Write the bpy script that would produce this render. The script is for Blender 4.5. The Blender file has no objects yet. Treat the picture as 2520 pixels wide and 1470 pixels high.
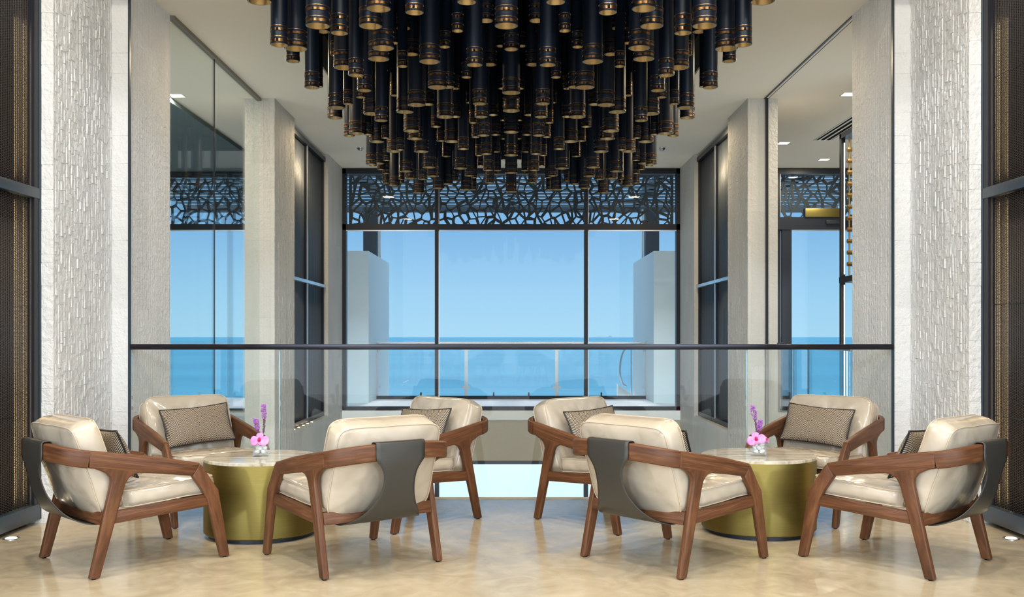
import bpy, bmesh, math, random
from mathutils import Vector, Matrix, noise
random.seed(7)
C = bpy.context.scene.collection
PI = math.pi
F = 2413.0; EYE = 1.25

def px(x, y, Y):
    return Vector(((x-1258)/F*Y, Y, EYE-(y-828)/F*Y))

# ------------------------------------------------------------------ materials
def srgb(r, g, b):
    f = lambda c: (c/255/12.92) if c/255 <= .04045 else ((c/255+.055)/1.055)**2.4
    return (f(r), f(g), f(b), 1)

class N:
    def __init__(s, name):
        s.m = bpy.data.materials.new(name); s.m.use_nodes = True
        s.t = s.m.node_tree; s.b = s.t.nodes['Principled BSDF']; s.out = s.t.nodes['Material Output']
    def n(s, typ, **kw):
        nd = s.t.nodes.new(typ)
        for k, v in kw.items():
            if k in nd.inputs: nd.inputs[k].default_value = v
            else: setattr(nd, k, v)
        return nd
    def l(s, a, b): s.t.links.new(a, b)
    def math(s, op, a, b=None, c=None):
        nd = s.t.nodes.new('ShaderNodeMath'); nd.operation = op
        for i, v in enumerate((a, b, c)):
            if v is None: continue
            if isinstance(v, (int, float)): nd.inputs[i].default_value = v
            else: s.l(v, nd.inputs[i])
        return nd.outputs[0]
    def ramp(s, fac, stops):
        r = s.t.nodes.new('ShaderNodeValToRGB'); s.l(fac, r.inputs[0])
        e = r.color_ramp.elements
        while len(e) < len(stops): e.new(.5)
        for el, (p, c) in zip(e, stops): el.position = p; el.color = c if len(c) == 4 else (*c, 1)
        return r.outputs[0]
    def mapping(s, vec, scale=(1,1,1), rot=(0,0,0), loc=(0,0,0)):
        mp = s.n('ShaderNodeMapping'); mp.inputs['Scale'].default_value = scale
        mp.inputs['Rotation'].default_value = rot; mp.inputs['Location'].default_value = loc
        s.l(vec, mp.inputs['Vector']); return mp.outputs[0]
    def bump(s, h, strength=.3, dist=.01, normal=None):
        b = s.n('ShaderNodeBump'); b.inputs['Strength'].default_value = strength; b.inputs['Distance'].default_value = dist
        s.l(h, b.inputs['Height'])
        if normal: s.l(normal, b.inputs['Normal'])
        s.l(b.outputs[0], s.b.inputs['Normal']); return b.outputs[0]

def simple(name, col, rough=.5, metal=0., spec=None, emit=None, estr=1., coat=0):
    k = N(name); k.b.inputs['Base Color'].default_value = col if len(col) == 4 else (*col, 1)
    k.b.inputs['Roughness'].default_value = rough; k.b.inputs['Metallic'].default_value = metal
    if spec is not None: k.b.inputs['Specular IOR Level'].default_value = spec
    if coat: k.b.inputs['Coat Weight'].default_value = coat; k.b.inputs['Coat Roughness'].default_value = .1
    if emit: k.b.inputs['Emission Color'].default_value = (*emit[:3], 1); k.b.inputs['Emission Strength'].default_value = estr
    return k.m

M = {}
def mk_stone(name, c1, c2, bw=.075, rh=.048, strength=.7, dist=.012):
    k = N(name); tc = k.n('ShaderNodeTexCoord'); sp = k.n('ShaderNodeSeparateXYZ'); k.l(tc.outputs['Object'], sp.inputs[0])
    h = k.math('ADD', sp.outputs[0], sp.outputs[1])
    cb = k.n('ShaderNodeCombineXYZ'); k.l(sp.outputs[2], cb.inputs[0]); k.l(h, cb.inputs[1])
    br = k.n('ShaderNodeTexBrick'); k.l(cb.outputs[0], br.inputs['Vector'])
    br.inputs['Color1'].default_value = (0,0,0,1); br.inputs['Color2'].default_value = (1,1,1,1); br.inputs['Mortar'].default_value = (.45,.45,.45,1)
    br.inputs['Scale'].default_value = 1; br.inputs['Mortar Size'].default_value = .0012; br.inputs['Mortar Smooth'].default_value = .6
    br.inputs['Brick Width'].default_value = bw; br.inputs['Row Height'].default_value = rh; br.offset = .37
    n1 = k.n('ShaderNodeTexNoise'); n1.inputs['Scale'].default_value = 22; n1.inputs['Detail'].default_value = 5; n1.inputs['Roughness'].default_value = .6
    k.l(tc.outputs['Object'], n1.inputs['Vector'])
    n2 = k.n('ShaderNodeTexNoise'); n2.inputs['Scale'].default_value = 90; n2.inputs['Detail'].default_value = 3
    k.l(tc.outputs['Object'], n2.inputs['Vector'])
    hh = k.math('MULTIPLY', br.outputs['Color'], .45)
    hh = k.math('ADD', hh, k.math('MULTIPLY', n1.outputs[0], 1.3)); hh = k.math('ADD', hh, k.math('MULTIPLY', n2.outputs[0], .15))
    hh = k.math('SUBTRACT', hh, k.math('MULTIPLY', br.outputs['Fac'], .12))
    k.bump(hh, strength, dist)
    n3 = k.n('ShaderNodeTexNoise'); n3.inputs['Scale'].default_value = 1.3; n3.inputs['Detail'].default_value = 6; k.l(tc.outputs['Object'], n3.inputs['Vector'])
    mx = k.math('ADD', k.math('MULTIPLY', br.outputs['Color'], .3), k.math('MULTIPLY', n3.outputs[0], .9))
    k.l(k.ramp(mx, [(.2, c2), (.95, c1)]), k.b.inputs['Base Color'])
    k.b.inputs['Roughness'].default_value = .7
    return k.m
M['stone'] = mk_stone('white_split_stone', (.84,.84,.84), (.68,.68,.67), .9, .2, .9, .014)
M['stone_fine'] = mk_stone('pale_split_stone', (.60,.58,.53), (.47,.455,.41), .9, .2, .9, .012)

def mk_floor():
    k = N('polished_plaster_floor'); tc = k.n('ShaderNodeTexCoord')
    n1 = k.n('ShaderNodeTexNoise'); n1.inputs['Scale'].default_value = .9; n1.inputs['Detail'].default_value = 8; n1.inputs['Roughness'].default_value = .62; n1.inputs['Distortion'].default_value = 1.2
    k.l(tc.outputs['Object'], n1.inputs['Vector'])
    n2 = k.n('ShaderNodeTexNoise'); n2.inputs['Scale'].default_value = 5; n2.inputs['Detail'].default_value = 6; n2.inputs['Distortion'].default_value = 2.
    k.l(tc.outputs['Object'], n2.inputs['Vector'])
    f = k.math('ADD', k.math('MULTIPLY', n1.outputs[0], .65), k.math('MULTIPLY', n2.outputs[0], .35))
    k.l(k.ramp(f, [(.3, (.36,.29,.19)), (.5, (.50,.42,.29)), (.72, (.62,.54,.40))]), k.b.inputs['Base Color'])
    k.l(k.ramp(n2.outputs[0], [(.3, (.10,)*3), (.7, (.24,)*3)]), k.b.inputs['Roughness'])
    k.bump(f, .12, .02); k.b.inputs['Specular IOR Level'].default_value = .65
    return k.m
M['floor'] = mk_floor()

def mk_wood():
    k = N('walnut_wood'); tc = k.n('ShaderNodeTexCoord')
    v = k.mapping(tc.outputs['UV'], (2.2, 34, 1))
    n1 = k.n('ShaderNodeTexNoise'); n1.inputs['Scale'].default_value = 1; n1.inputs['Detail'].default_value = 6; n1.inputs['Roughness'].default_value = .55; n1.inputs['Distortion'].default_value = .9
    k.l(v, n1.inputs['Vector'])
    v2 = k.mapping(tc.outputs['UV'], (8, 260, 1)); n2 = k.n('ShaderNodeTexNoise'); n2.inputs['Scale'].default_value = 1; n2.inputs['Detail'].default_value = 3
    k.l(v2, n2.inputs['Vector'])
    f = k.math('ADD', k.math('MULTIPLY', n1.outputs[0], .58), k.math('MULTIPLY', n2.outputs[0], .42))
    k.l(k.ramp(f, [(.30, (.045,.017,.008)), (.5, (.115,.044,.018)), (.72, (.23,.10,.042))]), k.b.inputs['Base Color'])
    k.b.inputs['Roughness'].default_value = .45; k.b.inputs['Specular IOR Level'].default_value = .35; k.bump(n2.outputs[0], .08, .002)
    return k.m
M['wood'] = mk_wood()

def mk_leather():
    k = N('cream_leather'); tc = k.n('ShaderNodeTexCoord')
    n1 = k.n('ShaderNodeTexNoise'); n1.inputs['Scale'].default_value = 9; n1.inputs['Detail'].default_value = 2; n1.inputs['Distortion'].default_value = .6
    k.l(tc.outputs['Object'], n1.inputs['Vector'])
    n2 = k.n('ShaderNodeTexNoise'); n2.inputs['Scale'].default_value = 3.2; n2.inputs['Detail'].default_value = 2; n2.inputs['Distortion'].default_value = .6
    k.l(tc.outputs['Object'], n2.inputs['Vector'])
    k.l(k.ramp(n1.outputs[0], [(.3, (.47,.40,.31)), (.7, (.53,.455,.36))]), k.b.inputs['Base Color'])
    b1 = k.bump(n2.outputs[0], .6, .05); k.bump(n1.outputs[0], .32, .010, b1)
    k.b.inputs['Roughness'].default_value = .24; k.b.inputs['Coat Weight'].default_value = .6; k.b.inputs['Coat Roughness'].default_value = .12
    return k.m
M['leather'] = mk_leather()
M['piping'] = simple('cream_piping', (.55,.45,.33), .35)
M['black_leather'] = simple('charcoal_saddle_leather', (.036,.034,.030), .38)
M['black_piping'] = simple('black_piping', (.012,.012,.015), .4)

def mk_chevron():
    k = N('chevron_weave'); tc = k.n('ShaderNodeTexCoord'); sp = k.n('ShaderNodeSeparateXYZ'); k.l(tc.outputs['UV'], sp.inputs[0])
    tri = k.math('PINGPONG', k.math('MULTIPLY', sp.outputs[0], 17.), 1.)
    ph = k.math('ADD', k.math('MULTIPLY', sp.outputs[1], 40.), k.math('MULTIPLY', tri, 2.6))
    fr = k.math('FRACT', ph)
    st = k.math('GREATER_THAN', fr, .52)
    k.l(k.ramp(st, [(.4, (.016,.013,.016)), (.6, (.48,.385,.27))]), k.b.inputs['Base Color'])
    k.b.inputs['Roughness'].default_value = .75; k.bump(st, .15, .002)
    return k.m
M['chevron'] = mk_chevron()

def mk_brass(name, c1, c2, rough, axis=(1,1,60)):
    k = N(name); tc = k.n('ShaderNodeTexCoord'); v = k.mapping(tc.outputs['Object'], axis)
    n1 = k.n('ShaderNodeTexNoise'); n1.inputs['Scale'].default_value = 3; n1.inputs['Detail'].default_value = 5; k.l(v, n1.inputs['Vector'])
    k.l(k.ramp(n1.outputs[0], [(.3, c1), (.7, c2)]), k.b.inputs['Base Color'])
    k.b.inputs['Metallic'].default_value = 1; k.b.inputs['Roughness'].default_value = rough
    k.bump(n1.outputs[0], .012, .001); return k.m
M['brass'] = mk_brass('brushed_brass', (.19,.148,.043), (.215,.168,.05), .46)
M['copper'] = mk_brass('aged_copper', (.50,.25,.08), (.56,.29,.10), .32, (1,1,8))
M['brass_in'] = simple('brass_lining', (.46,.34,.17), .34, .95)
M['tube'] = simple('black_enamel', (.0025,.0065,.016), .42, spec=.35)
M['canopy'] = simple('matt_black_canopy', (.002,.002,.0025), .9, spec=.1)
M['tube_glow'] = simple('lining_glow', (.9,.8,.6), .5, emit=(1,.72,.42), estr=2.5)  # unseen glowing disc added up each tube to light its lining
M['ceiling'] = simple('ceiling_paint', (.84,.785,.67), .8)
M['ceiling_shade'] = simple('shaded_ceiling_grey', (.15,.20,.21), .8)  # shade of the left corridor ceiling put into the colour
M['fascia'] = simple('taupe_fascia', (.22,.20,.16), .6)
M['dark_metal'] = simple('dark_blue_grey_metal', (.006,.009,.016), .4, .2)
M['frame_blue'] = simple('slate_steel', (.03,.045,.065), .4, .3)
M['silver'] = simple('brushed_aluminium', (.62,.66,.70), .3, .9)
M['steel'] = simple('stainless_steel', (.5,.53,.56), .3, 1)
M['rail'] = simple('gunmetal_handrail', (.022,.021,.028), .3, .6)
M['beige_wall'] = simple('beige_wall_panel', (.40,.36,.27), .6)
M['white_wall'] = simple('white_render', (.80,.83,.82), .7)
M['terrace_wall'] = simple('shaded_white_render', (.60,.70,.72), .7)  # white wall with its bluish shade put into the colour
M['glow'] = simple('gold_light_strip', (1,.8,.5), .5, emit=(1,.72,.36), estr=45)
M['terrace'] = simple('white_terrace_paving', (.85,.87,.88), .6)
M['deck'] = simple('pale_pool_deck', (.40,.50,.55), .7)
M['led'] = simple('warm_led', (1,.9,.7), .5, emit=(1,.80,.50), estr=14)
M['led_soft'] = simple('downlight_lens', (1,.95,.85), .5, emit=(1,.88,.66), estr=9)
M['reveal'] = simple('shaded_reveal', (.004,.005,.012), .5)  # shade inside the screen frame put into a black colour
M['rattan_rod'] = simple('black_rattan_rod', (.02,.018,.019), .4)
M['rattan'] = simple('brown_rattan_strand', (.085,.06,.042), .5)
M['rattan_dark'] = simple('slate_rattan_strand', (.04,.05,.062), .45)
M['pebble'] = simple('white_pebble', (.82,.82,.80), .45)
M['lattice'] = simple('lattice_grey', (.022,.036,.046), .5)
M['slat'] = simple('pergola_slat', (.022,.042,.062), .5)
M['void_floor'] = simple('lower_floor_paving', (.5,.48,.42), .5)
M['cab_brass'] = simple('cabinet_brass', (.40,.27,.11), .35, .8)
M['island'] = simple('distant_rock', (.16,.27,.38), .9)

def mk_marble():
    k = N('veined_marble'); tc = k.n('ShaderNodeTexCoord'); v = k.mapping(tc.outputs['Object'], (1.6, 11, 1), (0,0,.5))
    n1 = k.n('ShaderNodeTexNoise'); n1.inputs['Scale'].default_value = 2.2; n1.inputs['Detail'].default_value = 8; n1.inputs['Distortion'].default_value = .8; n1.inputs['Roughness'].default_value = .65
    k.l(v, n1.inputs['Vector'])
    k.l(k.ramp(n1.outputs[0], [(.32, (.22,.17,.11)), (.45, (.50,.44,.34)), (.6, (.72,.68,.58))]), k.b.inputs['Base Color'])
    k.b.inputs['Roughness'].default_value = .08
    return k.m
M['marble'] = mk_marble()

def mk_glass(name, tint, refl=1.0):
    k = N(name); k.t.nodes.remove(k.b)
    tr = k.n('ShaderNodeBsdfTransparent'); tr.inputs[0].default_value = (*tint, 1)
    gl = k.n('ShaderNodeBsdfGlossy'); gl.inputs['Roughness'].default_value = 0.0; gl.inputs[0].default_value = (1,1,1,1)
    fr = k.n('ShaderNodeFresnel'); fr.inputs[0].default_value = 1.45
    mx = k.n('ShaderNodeMixShader'); k.l(k.math('MULTIPLY', fr.outputs[0], refl), mx.inputs[0])
    k.l(tr.outputs[0], mx.inputs[1]); k.l(gl.outputs[0], mx.inputs[2]); k.l(mx.outputs[0], k.out.inputs[0])
    return k.m
M['glass'] = mk_glass('clear_glass', (.985,.995,.99), .45)
M['pane'] = mk_glass('window_glass', (.99,1,1), .16)
M['glass_green'] = mk_glass('green_tinted_glass', (.965,.985,.975), .28)
M['glass_edge'] = simple('glass_edge', (.42,.56,.58), .15)

def mk_sea():
    k = N('sea_water'); tc = k.n('ShaderNodeTexCoord'); v = k.mapping(tc.outputs['Object'], (.25, 1.1, 1))
    n1 = k.n('ShaderNodeTexNoise'); n1.inputs['Scale'].default_value = .5; n1.inputs['Detail'].default_value = 6; n1.inputs['Roughness'].default_value = .7
    k.l(v, n1.inputs['Vector'])
    v2 = k.mapping(tc.outputs['Object'], (.002, .012, 1)); n2 = k.n('ShaderNodeTexNoise'); n2.inputs['Scale'].default_value = 1; n2.inputs['Detail'].default_value = 4
    k.l(v2, n2.inputs['Vector'])
    f = k.math('ADD', k.math('MULTIPLY', n1.outputs[0], .5), k.math('MULTIPLY', n2.outputs[0], .5))
    k.l(k.ramp(f, [(.35, (.010,.14,.25)), (.65, (.03,.22,.34))]), k.b.inputs['Base Color'])
    k.b.inputs['Roughness'].default_value = .5; k.b.inputs['Specular IOR Level'].default_value = .35
    k.bump(n1.outputs[0], .5, .5)
    return k.m
M['sea'] = mk_sea()

# ------------------------------------------------------------------ mesh helpers
def finish(bm, name, mat, parent=None, ang=38, loc=None, normals=True):
    if normals: bmesh.ops.recalc_face_normals(bm, faces=bm.faces)
    a = math.radians(ang)
    for f in bm.faces: f.smooth = True
    for e in bm.edges:
        if len(e.link_faces) == 2 and e.calc_face_angle(0) > a: e.smooth = False
    me = bpy.data.meshes.new(name); bm.to_mesh(me); bm.free()
    o = bpy.data.objects.new(name, me); C.objects.link(o)
    for m in (mat if isinstance(mat, (list, tuple)) else [mat]): me.materials.append(m)
    if parent: o.parent = parent
    if loc is not None: o.location = loc
    return o

def box(bm, x0, x1, y0, y1, z0, z1, bev=0, mi=0):
    vs = [bm.verts.new((x, y, z)) for x in (x0, x1) for y in (y0, y1) for z in (z0, z1)]
    fs = [bm.faces.new([vs[i] for i in q]) for q in ((0,1,3,2),(4,6,7,5),(0,4,5,1),(2,3,7,6),(0,2,6,4),(1,5,7,3))]
    for f in fs: f.material_index = mi
    if bev:
        es = list({e for f in fs for e in f.edges})
        bmesh.ops.bevel(bm, geom=es, offset=bev, segments=2, affect='EDGES', profile=.5)

def boxes(name, mat, lst, parent=None, bev=0, **kw):
    bm = bmesh.new()
    for b in lst: box(bm, *b, bev=bev)
    return finish(bm, name, mat, parent, **kw)

def uv_axis(bm, axis, s=0.0):
    uvl = bm.loops.layers.uv.verify(); ax = Vector(axis).normalized()
    p1 = ax.orthogonal().normalized(); p2 = ax.cross(p1)
    for f in bm.faces:
        for l in f.loops:
            c = l.vert.co; l[uvl].uv = (c.dot(ax)+s, c.dot(p1)+c.dot(p2)*.8+s*.3)

def prism(poly, y0, y1, bev=.007, axis=(1,0,0), s=0., segs=2):
    """extrude a polygon given in (x,z) from y0 to y1 and round its rims"""
    bm = bmesh.new()
    a = [bm.verts.new((p[0], y0, p[1])) for p in poly]; b = [bm.verts.new((p[0], y1, p[1])) for p in poly]
    n = len(poly); bm.faces.new(a); bm.faces.new(b[::-1])
    for i in range(n): bm.faces.new((a[i], b[i], b[(i+1)%n], a[(i+1)%n]))
    bmesh.ops.recalc_face_normals(bm, faces=bm.faces)
    sa, sb = set(a), set(b)
    es = [e for e in bm.edges if (e.verts[0] in sa and e.verts[1] in sa) or (e.verts[0] in sb and e.verts[1] in sb)]
    es += [e for e in bm.edges if e not in es and e.calc_face_angle(0) > .9]
    bmesh.ops.bevel(bm, geom=es, offset=bev, segments=segs, affect='EDGES', profile=.5)
    uv_axis(bm, axis, s)
    return bm

def lathe(prof, seg=32, mi=None, close=False):
    """revolve (r,z) points round z"""
    bm = bmesh.new(); rings = []
    for r, z in prof:
        if r < 1e-6: rings.append([bm.verts.new((0, 0, z))]*seg)
        else: rings.append([bm.verts.new((r*math.cos(2*PI*i/seg), r*math.sin(2*PI*i/seg), z)) for i in range(seg)])
    for k in range(len(rings)-1):
        A, B = rings[k], rings[k+1]
        for i in range(seg):
            j = (i+1) % seg; q = []
            for v in (A[i], A[j], B[j], B[i]):
                if v not in q: q.append(v)
            if len(q) >= 3:
                f = bm.faces.new(q)
                if mi: f.material_index = mi[k]
    return bm

def tube_mesh(bm, pts, r, seg=8, closed=False, caps=True):
    pts = [Vector(p) for p in pts]; n = len(pts); rings = []
    up = Vector((0,0,1))
    prev = None
    for i, p in enumerate(pts):
        if closed: t = (pts[(i+1)%n]-pts[i-1]).normalized()
        else: t = (pts[min(i+1,n-1)]-pts[max(i-1,0)]).normalized()
        if prev is None:
            a = t.orthogonal().normalized()
        else:
            a = (prev - t*prev.dot(t)).normalized()
        prev = a; b = t.cross(a)
        rr = r[i] if isinstance(r, (list, tuple)) else r
        rings.append([bm.verts.new(p+(a*math.cos(2*PI*k/seg)+b*math.sin(2*PI*k/seg))*rr) for k in range(seg)])
    m = n if closed else n-1
    for i in range(m):
        A, B = rings[i], rings[(i+1)%n]
        off = 0
        if closed and i == n-1:   # pick best twist
            off = min(range(seg), key=lambda o: (A[0].co-B[o].co).length)
        for k in range(seg):
            bm.faces.new((A[k], A[(k+1)%seg], B[(k+1+off)%seg], B[(k+off)%seg]))
    if caps and not closed:
        bm.faces.new(rings[0][::-1]); bm.faces.new(rings[-1])

def catmull(P, n=8):
    P = [Vector(p) for p in P]; out = []
    for i in range(len(P)-1):
        p0, p1, p2, p3 = P[max(i-1,0)], P[i], P[i+1], P[min(i+2,len(P)-1)]
        for k in range(n):
            t = k/n
            out.append(.5*((2*p1)+(p2-p0)*t+(2*p0-5*p1+4*p2-p3)*t*t+(3*p1-p0-3*p2+p3)*t**3))
    out.append(P[-1]); return out

def sweep(path, w, h, rnd=.01, k=3, s=0.):
    """rounded rectangle (w across, h upright) swept along a path, uv along the grain"""
    sec = []
    for cx, cz, a0 in ((w/2-rnd, h/2-rnd, 0), (-w/2+rnd, h/2-rnd, 90), (-w/2+rnd, -h/2+rnd, 180), (w/2-rnd, -h/2+rnd, 270)):
        for q in range(k+1):
            a = math.radians(a0+90*q/k); sec.append((cx+rnd*math.cos(a), cz+rnd*math.sin(a)))
    bm = bmesh.new(); uvl = bm.loops.layers.uv.verify(); rings = []; L = 0; Ls = []
    for i, p in enumerate(path):
        t = (path[min(i+1,len(path)-1)]-path[max(i-1,0)]).normalized()
        side = Vector((0,0,1)).cross(t).normalized(); up = t.cross(side)
        if i: L += (p-path[i-1]).length
        Ls.append(L); rings.append([bm.verts.new(p+side*a+up*b) for a, b in sec])
    n = len(sec); per = [i*2*(w+h)/n for i in range(n+1)]
    for i in range(len(rings)-1):
        for j in range(n):
            f = bm.faces.new((rings[i][j], rings[i][(j+1)%n], rings[i+1][(j+1)%n], rings[i+1][j]))
            for l, uv in zip(f.loops, ((Ls[i],per[j]),(Ls[i],per[j+1]),(Ls[i+1],per[j+1]),(Ls[i+1],per[j]))): l[uvl].uv = (uv[0]+s, uv[1])
    bm.faces.new(rings[0][::-1]); bm.faces.new(rings[-1])
    return bm

def tag(o, label=None, cat=None, group=None, kind=None):
    if label: o['label'] = label
    if cat: o['category'] = cat
    if group: o['group'] = group
    if kind: o['kind'] = kind
    return o

def thing(name, label, cat, loc=(0,0,0), rz=0, group=None):
    o = bpy.data.objects.new(name, None); C.objects.link(o); o.empty_display_size = .1
    o.location = loc; o.rotation_euler = (0,0,rz)
    return tag(o, label, cat, group)

def copy_tree(o, parent=None):
    c = o.copy(); C.objects.link(c); c.parent = parent
    for ch in list(o.children): copy_tree(ch, c)
    return c

def struct(name, mat, lst, bev=0, label=None):
    o = boxes(name, mat, lst, bev=bev); tag(o, label, kind='structure'); return o
def nm(s, side): return s % side

def chips(bm, origin, udir, ndir, U, z0, z1, cw, hmin, hmax, depth, seed):
    """split-face stone: columns of small blocks standing out by different depths"""
    rnd = random.Random(seed); o = Vector(origin); u = Vector(udir); n = Vector(ndir)
    x = 0
    while x < U-.004:
        w = min(cw*rnd.uniform(.75, 1.3), U-x)
        if U-x-w < cw*.4: w = U-x
        z = z0-rnd.uniform(0, hmax)
        while z < z1:
            h = rnd.uniform(hmin, hmax); a, b = max(z, z0), min(z+h, z1)
            if b-a > .004:
                d = depth*rnd.random()**1.6; t1, t2 = rnd.uniform(-.35, .35)*depth, rnd.uniform(-.3, .3)*depth; g = .0008
                f, bk = [], []
                for su, sz in ((0, 0), (1, 0), (1, 1), (0, 1)):
                    e = .0025
                    pu = x+g+(w-2*g)*su; pz = a+g+(b-a-2*g)*sz
                    bk.append(bm.verts.new(o+u*pu+Vector((0, 0, pz))-n*.004))
                    pu += e*(1-2*su); pz += e*(1-2*sz)
                    dd = max(.001, d+t1*(su-.5)*2+t2*(sz-.5)*2+rnd.uniform(-.12, .12)*depth)
                    f.append(bm.verts.new(o+u*pu+Vector((0, 0, pz))+n*dd))
                bm.faces.new(f)
                for k in range(4): bm.faces.new((bk[k], bk[(k+1) % 4], f[(k+1) % 4], f[k]))
            z += h
        x += w
# ------------------------------------------------------------------ the building
CZ = 4.02
FY = 7.54          # edge of the upper floor
WY = 16.18         # the sea window
struct('floor', M['floor'], [(-4.3, 4.3, -6, FY, -.35, 0)])
for sx, side in ((-1, 'left'), (1, 'right')):
    def X(a, b): return (min(sx*a, sx*b), max(sx*a, sx*b))
    o = struct('floor_corridor_%s' % side, M['void_floor'], [(*X(2.96, 7.2), 8.47, WY+.3, -.35, 0)])
    # near pier, stepped
    bm = bmesh.new(); box(bm, *X(3.068, 4.3), 6.556, 7.52, 0, 5.2)
    chips(bm, (sx*3.068, 6.556, 0), (0, 1, 0), (-sx, 0, 0), .964, 0, 5.2, .036, .05, .13, .0065, 5)
    chips(bm, (sx*3.06, 6.556, 0), (sx, 0, 0), (0, -1, 0), .11, 0, 5.2, .11, .10, .24, .005, 6)
    tag(finish(bm, 'wall_pier_%s' % side, M['stone']), kind='structure')
    bm = bmesh.new(); box(bm, *X(2.943, 4.3), 7.526, 8.46, -4, 5.2)
    chips(bm, (sx*2.943, 7.545, 0), (0, 1, 0), (-sx, 0, 0), .915, -1.2, 5.2, .045, .03, .07, .002, 7)
    chips(bm, (sx*2.937, 7.526, 0), (sx, 0, 0), (0, -1, 0), .135, -.3, 5.2, .135, .10, .26, .004, 8)
    tag(finish(bm, 'wall_return_%s' % side, M['stone']), kind='structure')
    # middle pier and the pier beside the sea window
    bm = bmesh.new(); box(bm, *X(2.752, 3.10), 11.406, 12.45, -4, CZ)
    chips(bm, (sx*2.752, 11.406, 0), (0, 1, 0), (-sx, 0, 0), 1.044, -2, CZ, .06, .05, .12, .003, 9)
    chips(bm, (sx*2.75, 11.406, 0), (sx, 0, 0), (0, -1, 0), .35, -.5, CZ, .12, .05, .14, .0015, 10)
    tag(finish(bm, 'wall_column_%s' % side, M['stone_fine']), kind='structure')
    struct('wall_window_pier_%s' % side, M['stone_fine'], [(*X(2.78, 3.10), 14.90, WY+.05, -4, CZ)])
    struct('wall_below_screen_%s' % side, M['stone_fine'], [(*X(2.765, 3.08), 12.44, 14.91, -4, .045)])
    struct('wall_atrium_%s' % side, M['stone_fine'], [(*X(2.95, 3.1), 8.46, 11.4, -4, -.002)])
    struct('wall_outer_%s' % side, M['beige_wall'], [(*X(7.2, 7.4), 8.4, WY+.3, -.35, CZ)])
    # dark gap where the balustrade glass meets the stone
    struct('trim_joint_%s' % side, M['frame_blue'], [(*X(2.925, 2.937), 7.515, 7.545, -.3, 5.0)])
struct('wall_sea_side', M['beige_wall'], [(-2.79, 2.79, WY-.03, WY+.25, -.80, -.13)])
struct('trim_sill', M['white_wall'], [(-2.79, 2.79, WY-.06, WY+.25, -.13, .028)], bev=.004)
struct('trim_lower_lintel', M['dark_metal'], [(-2.79, 2.79, WY-.02, WY+.2, -.86, -.80)])
struct('floor_lower_storey', M['void_floor'], [(-3.1, 3.1, 6, WY+.3, -4.2, -4)])
# ceiling with the raised opening for the chandelier
OX = 1.93; OY0 = 5.1; OY1 = 14.6
struct('ceiling', M['ceiling'], [(-7.3, -OX, 7.1, WY+.3, CZ, CZ+.2), (OX, 7.3, 7.1, WY+.3, CZ, CZ+.2), (-OX, OX, OY1, WY+.3, CZ, CZ+.2)])
struct('ceiling_front_hall', M['ceiling'], [(-4.4, 4.4, -3, 7.1, 5.45, 5.6)])
struct('wall_ceiling_step', M['ceiling'], [(-4.4, -OX-.02, 7.08, 7.2, CZ, 5.5), (OX+.02, 4.4, 7.08, 7.2, CZ, 5.5), (-OX-.02, OX+.02, 7.08, 7.2, 4.42, 5.5)])
struct('wall_sun_block', M['white_wall'], [(-9, 9, WY-.2, WY+.3, 4.4, 9)])  # unseen wall added above the window to stop the rear suns
struct('ceiling_soffit', M['ceiling_shade'], [(-7.3, -3.94, 8.47, WY+.02, CZ-.06, CZ-.001)])  # thin sheet that darkens the left ceiling by colour, for shade
t = .015
struct('trim_coffer', M['fascia'], [(-OX-t, -OX+.001, OY0, OY1, CZ-.005, CZ+.4), (OX-.001, OX+t, OY0, OY1, CZ-.005, CZ+.4), (-OX, OX, OY0-t, OY0, CZ-.005, CZ+.4), (-OX, OX, OY1, OY1+t, CZ-.005, CZ+.4)])
struct('trim_ceiling_track', M['frame_blue'], [(2.94, 2.955, 8.46, 11.4, CZ-.012, CZ+.001), (2.99, 2.995, 8.46, 11.4, CZ-.004, CZ+.001)])
struct('trim_column_channel', M['dark_metal'], [(2.955, 2.985, 11.385, 11.402, -.3, CZ)])
# side windows' far wall (same line as the sea window)
def window(name, xs, z0, z1, zt, mat=M['dark_metal'], mw=.06, yb=WY, top=.085):
    """frame with mullions at xs (first and last are the jambs), transom at zt"""
    x0, x1 = xs[0], xs[-1]
    r = boxes(name, mat, [(x0, x1, yb-.04, yb+.10, z1-top, z1), (x0, x1, yb-.04, yb+.10, z0, z0+.055),
                          (x0, x0+.06, yb-.04, yb+.10, z0, z1), (x1-.06, x1, yb-.04, yb+.10, z0, z1)])
    tag(r, kind='structure')
    boxes('transom', mat, [(x0, x1, yb-.04, yb+.08, zt-.045, zt+.05)], r)
    for x in xs[1:-1]: boxes('mullion', mat, [(x-mw/2, x+mw/2, yb-.045, yb+.09, z0, z1)], r)
    boxes('glazing_bead', M['silver'], [(x0+.06, x1-.06, yb-.02, yb-.012, zt-.065, zt-.047)]+[(x+mw/2, x+mw/2+.012, yb-.02, yb+.0, z0, z1) for x in xs[1:-1]], r)
    for a, b in zip(xs[:-1], xs[1:]):
        boxes('pane', M['pane'], [(a+.02, b-.02, yb+.02, yb+.03, z0+.05, z1-.05)], r)
    return r
window('window_1', [-2.78, -1.227, 1.234, 2.78], .035, CZ-.005, 3.05)
window('window_2', [-7.1, -5.95, -3.1], .0, CZ-.065, 3.05)
window('window_3', [3.1, 4.40, 7.1], .0, CZ-.01, 3.05)
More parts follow.
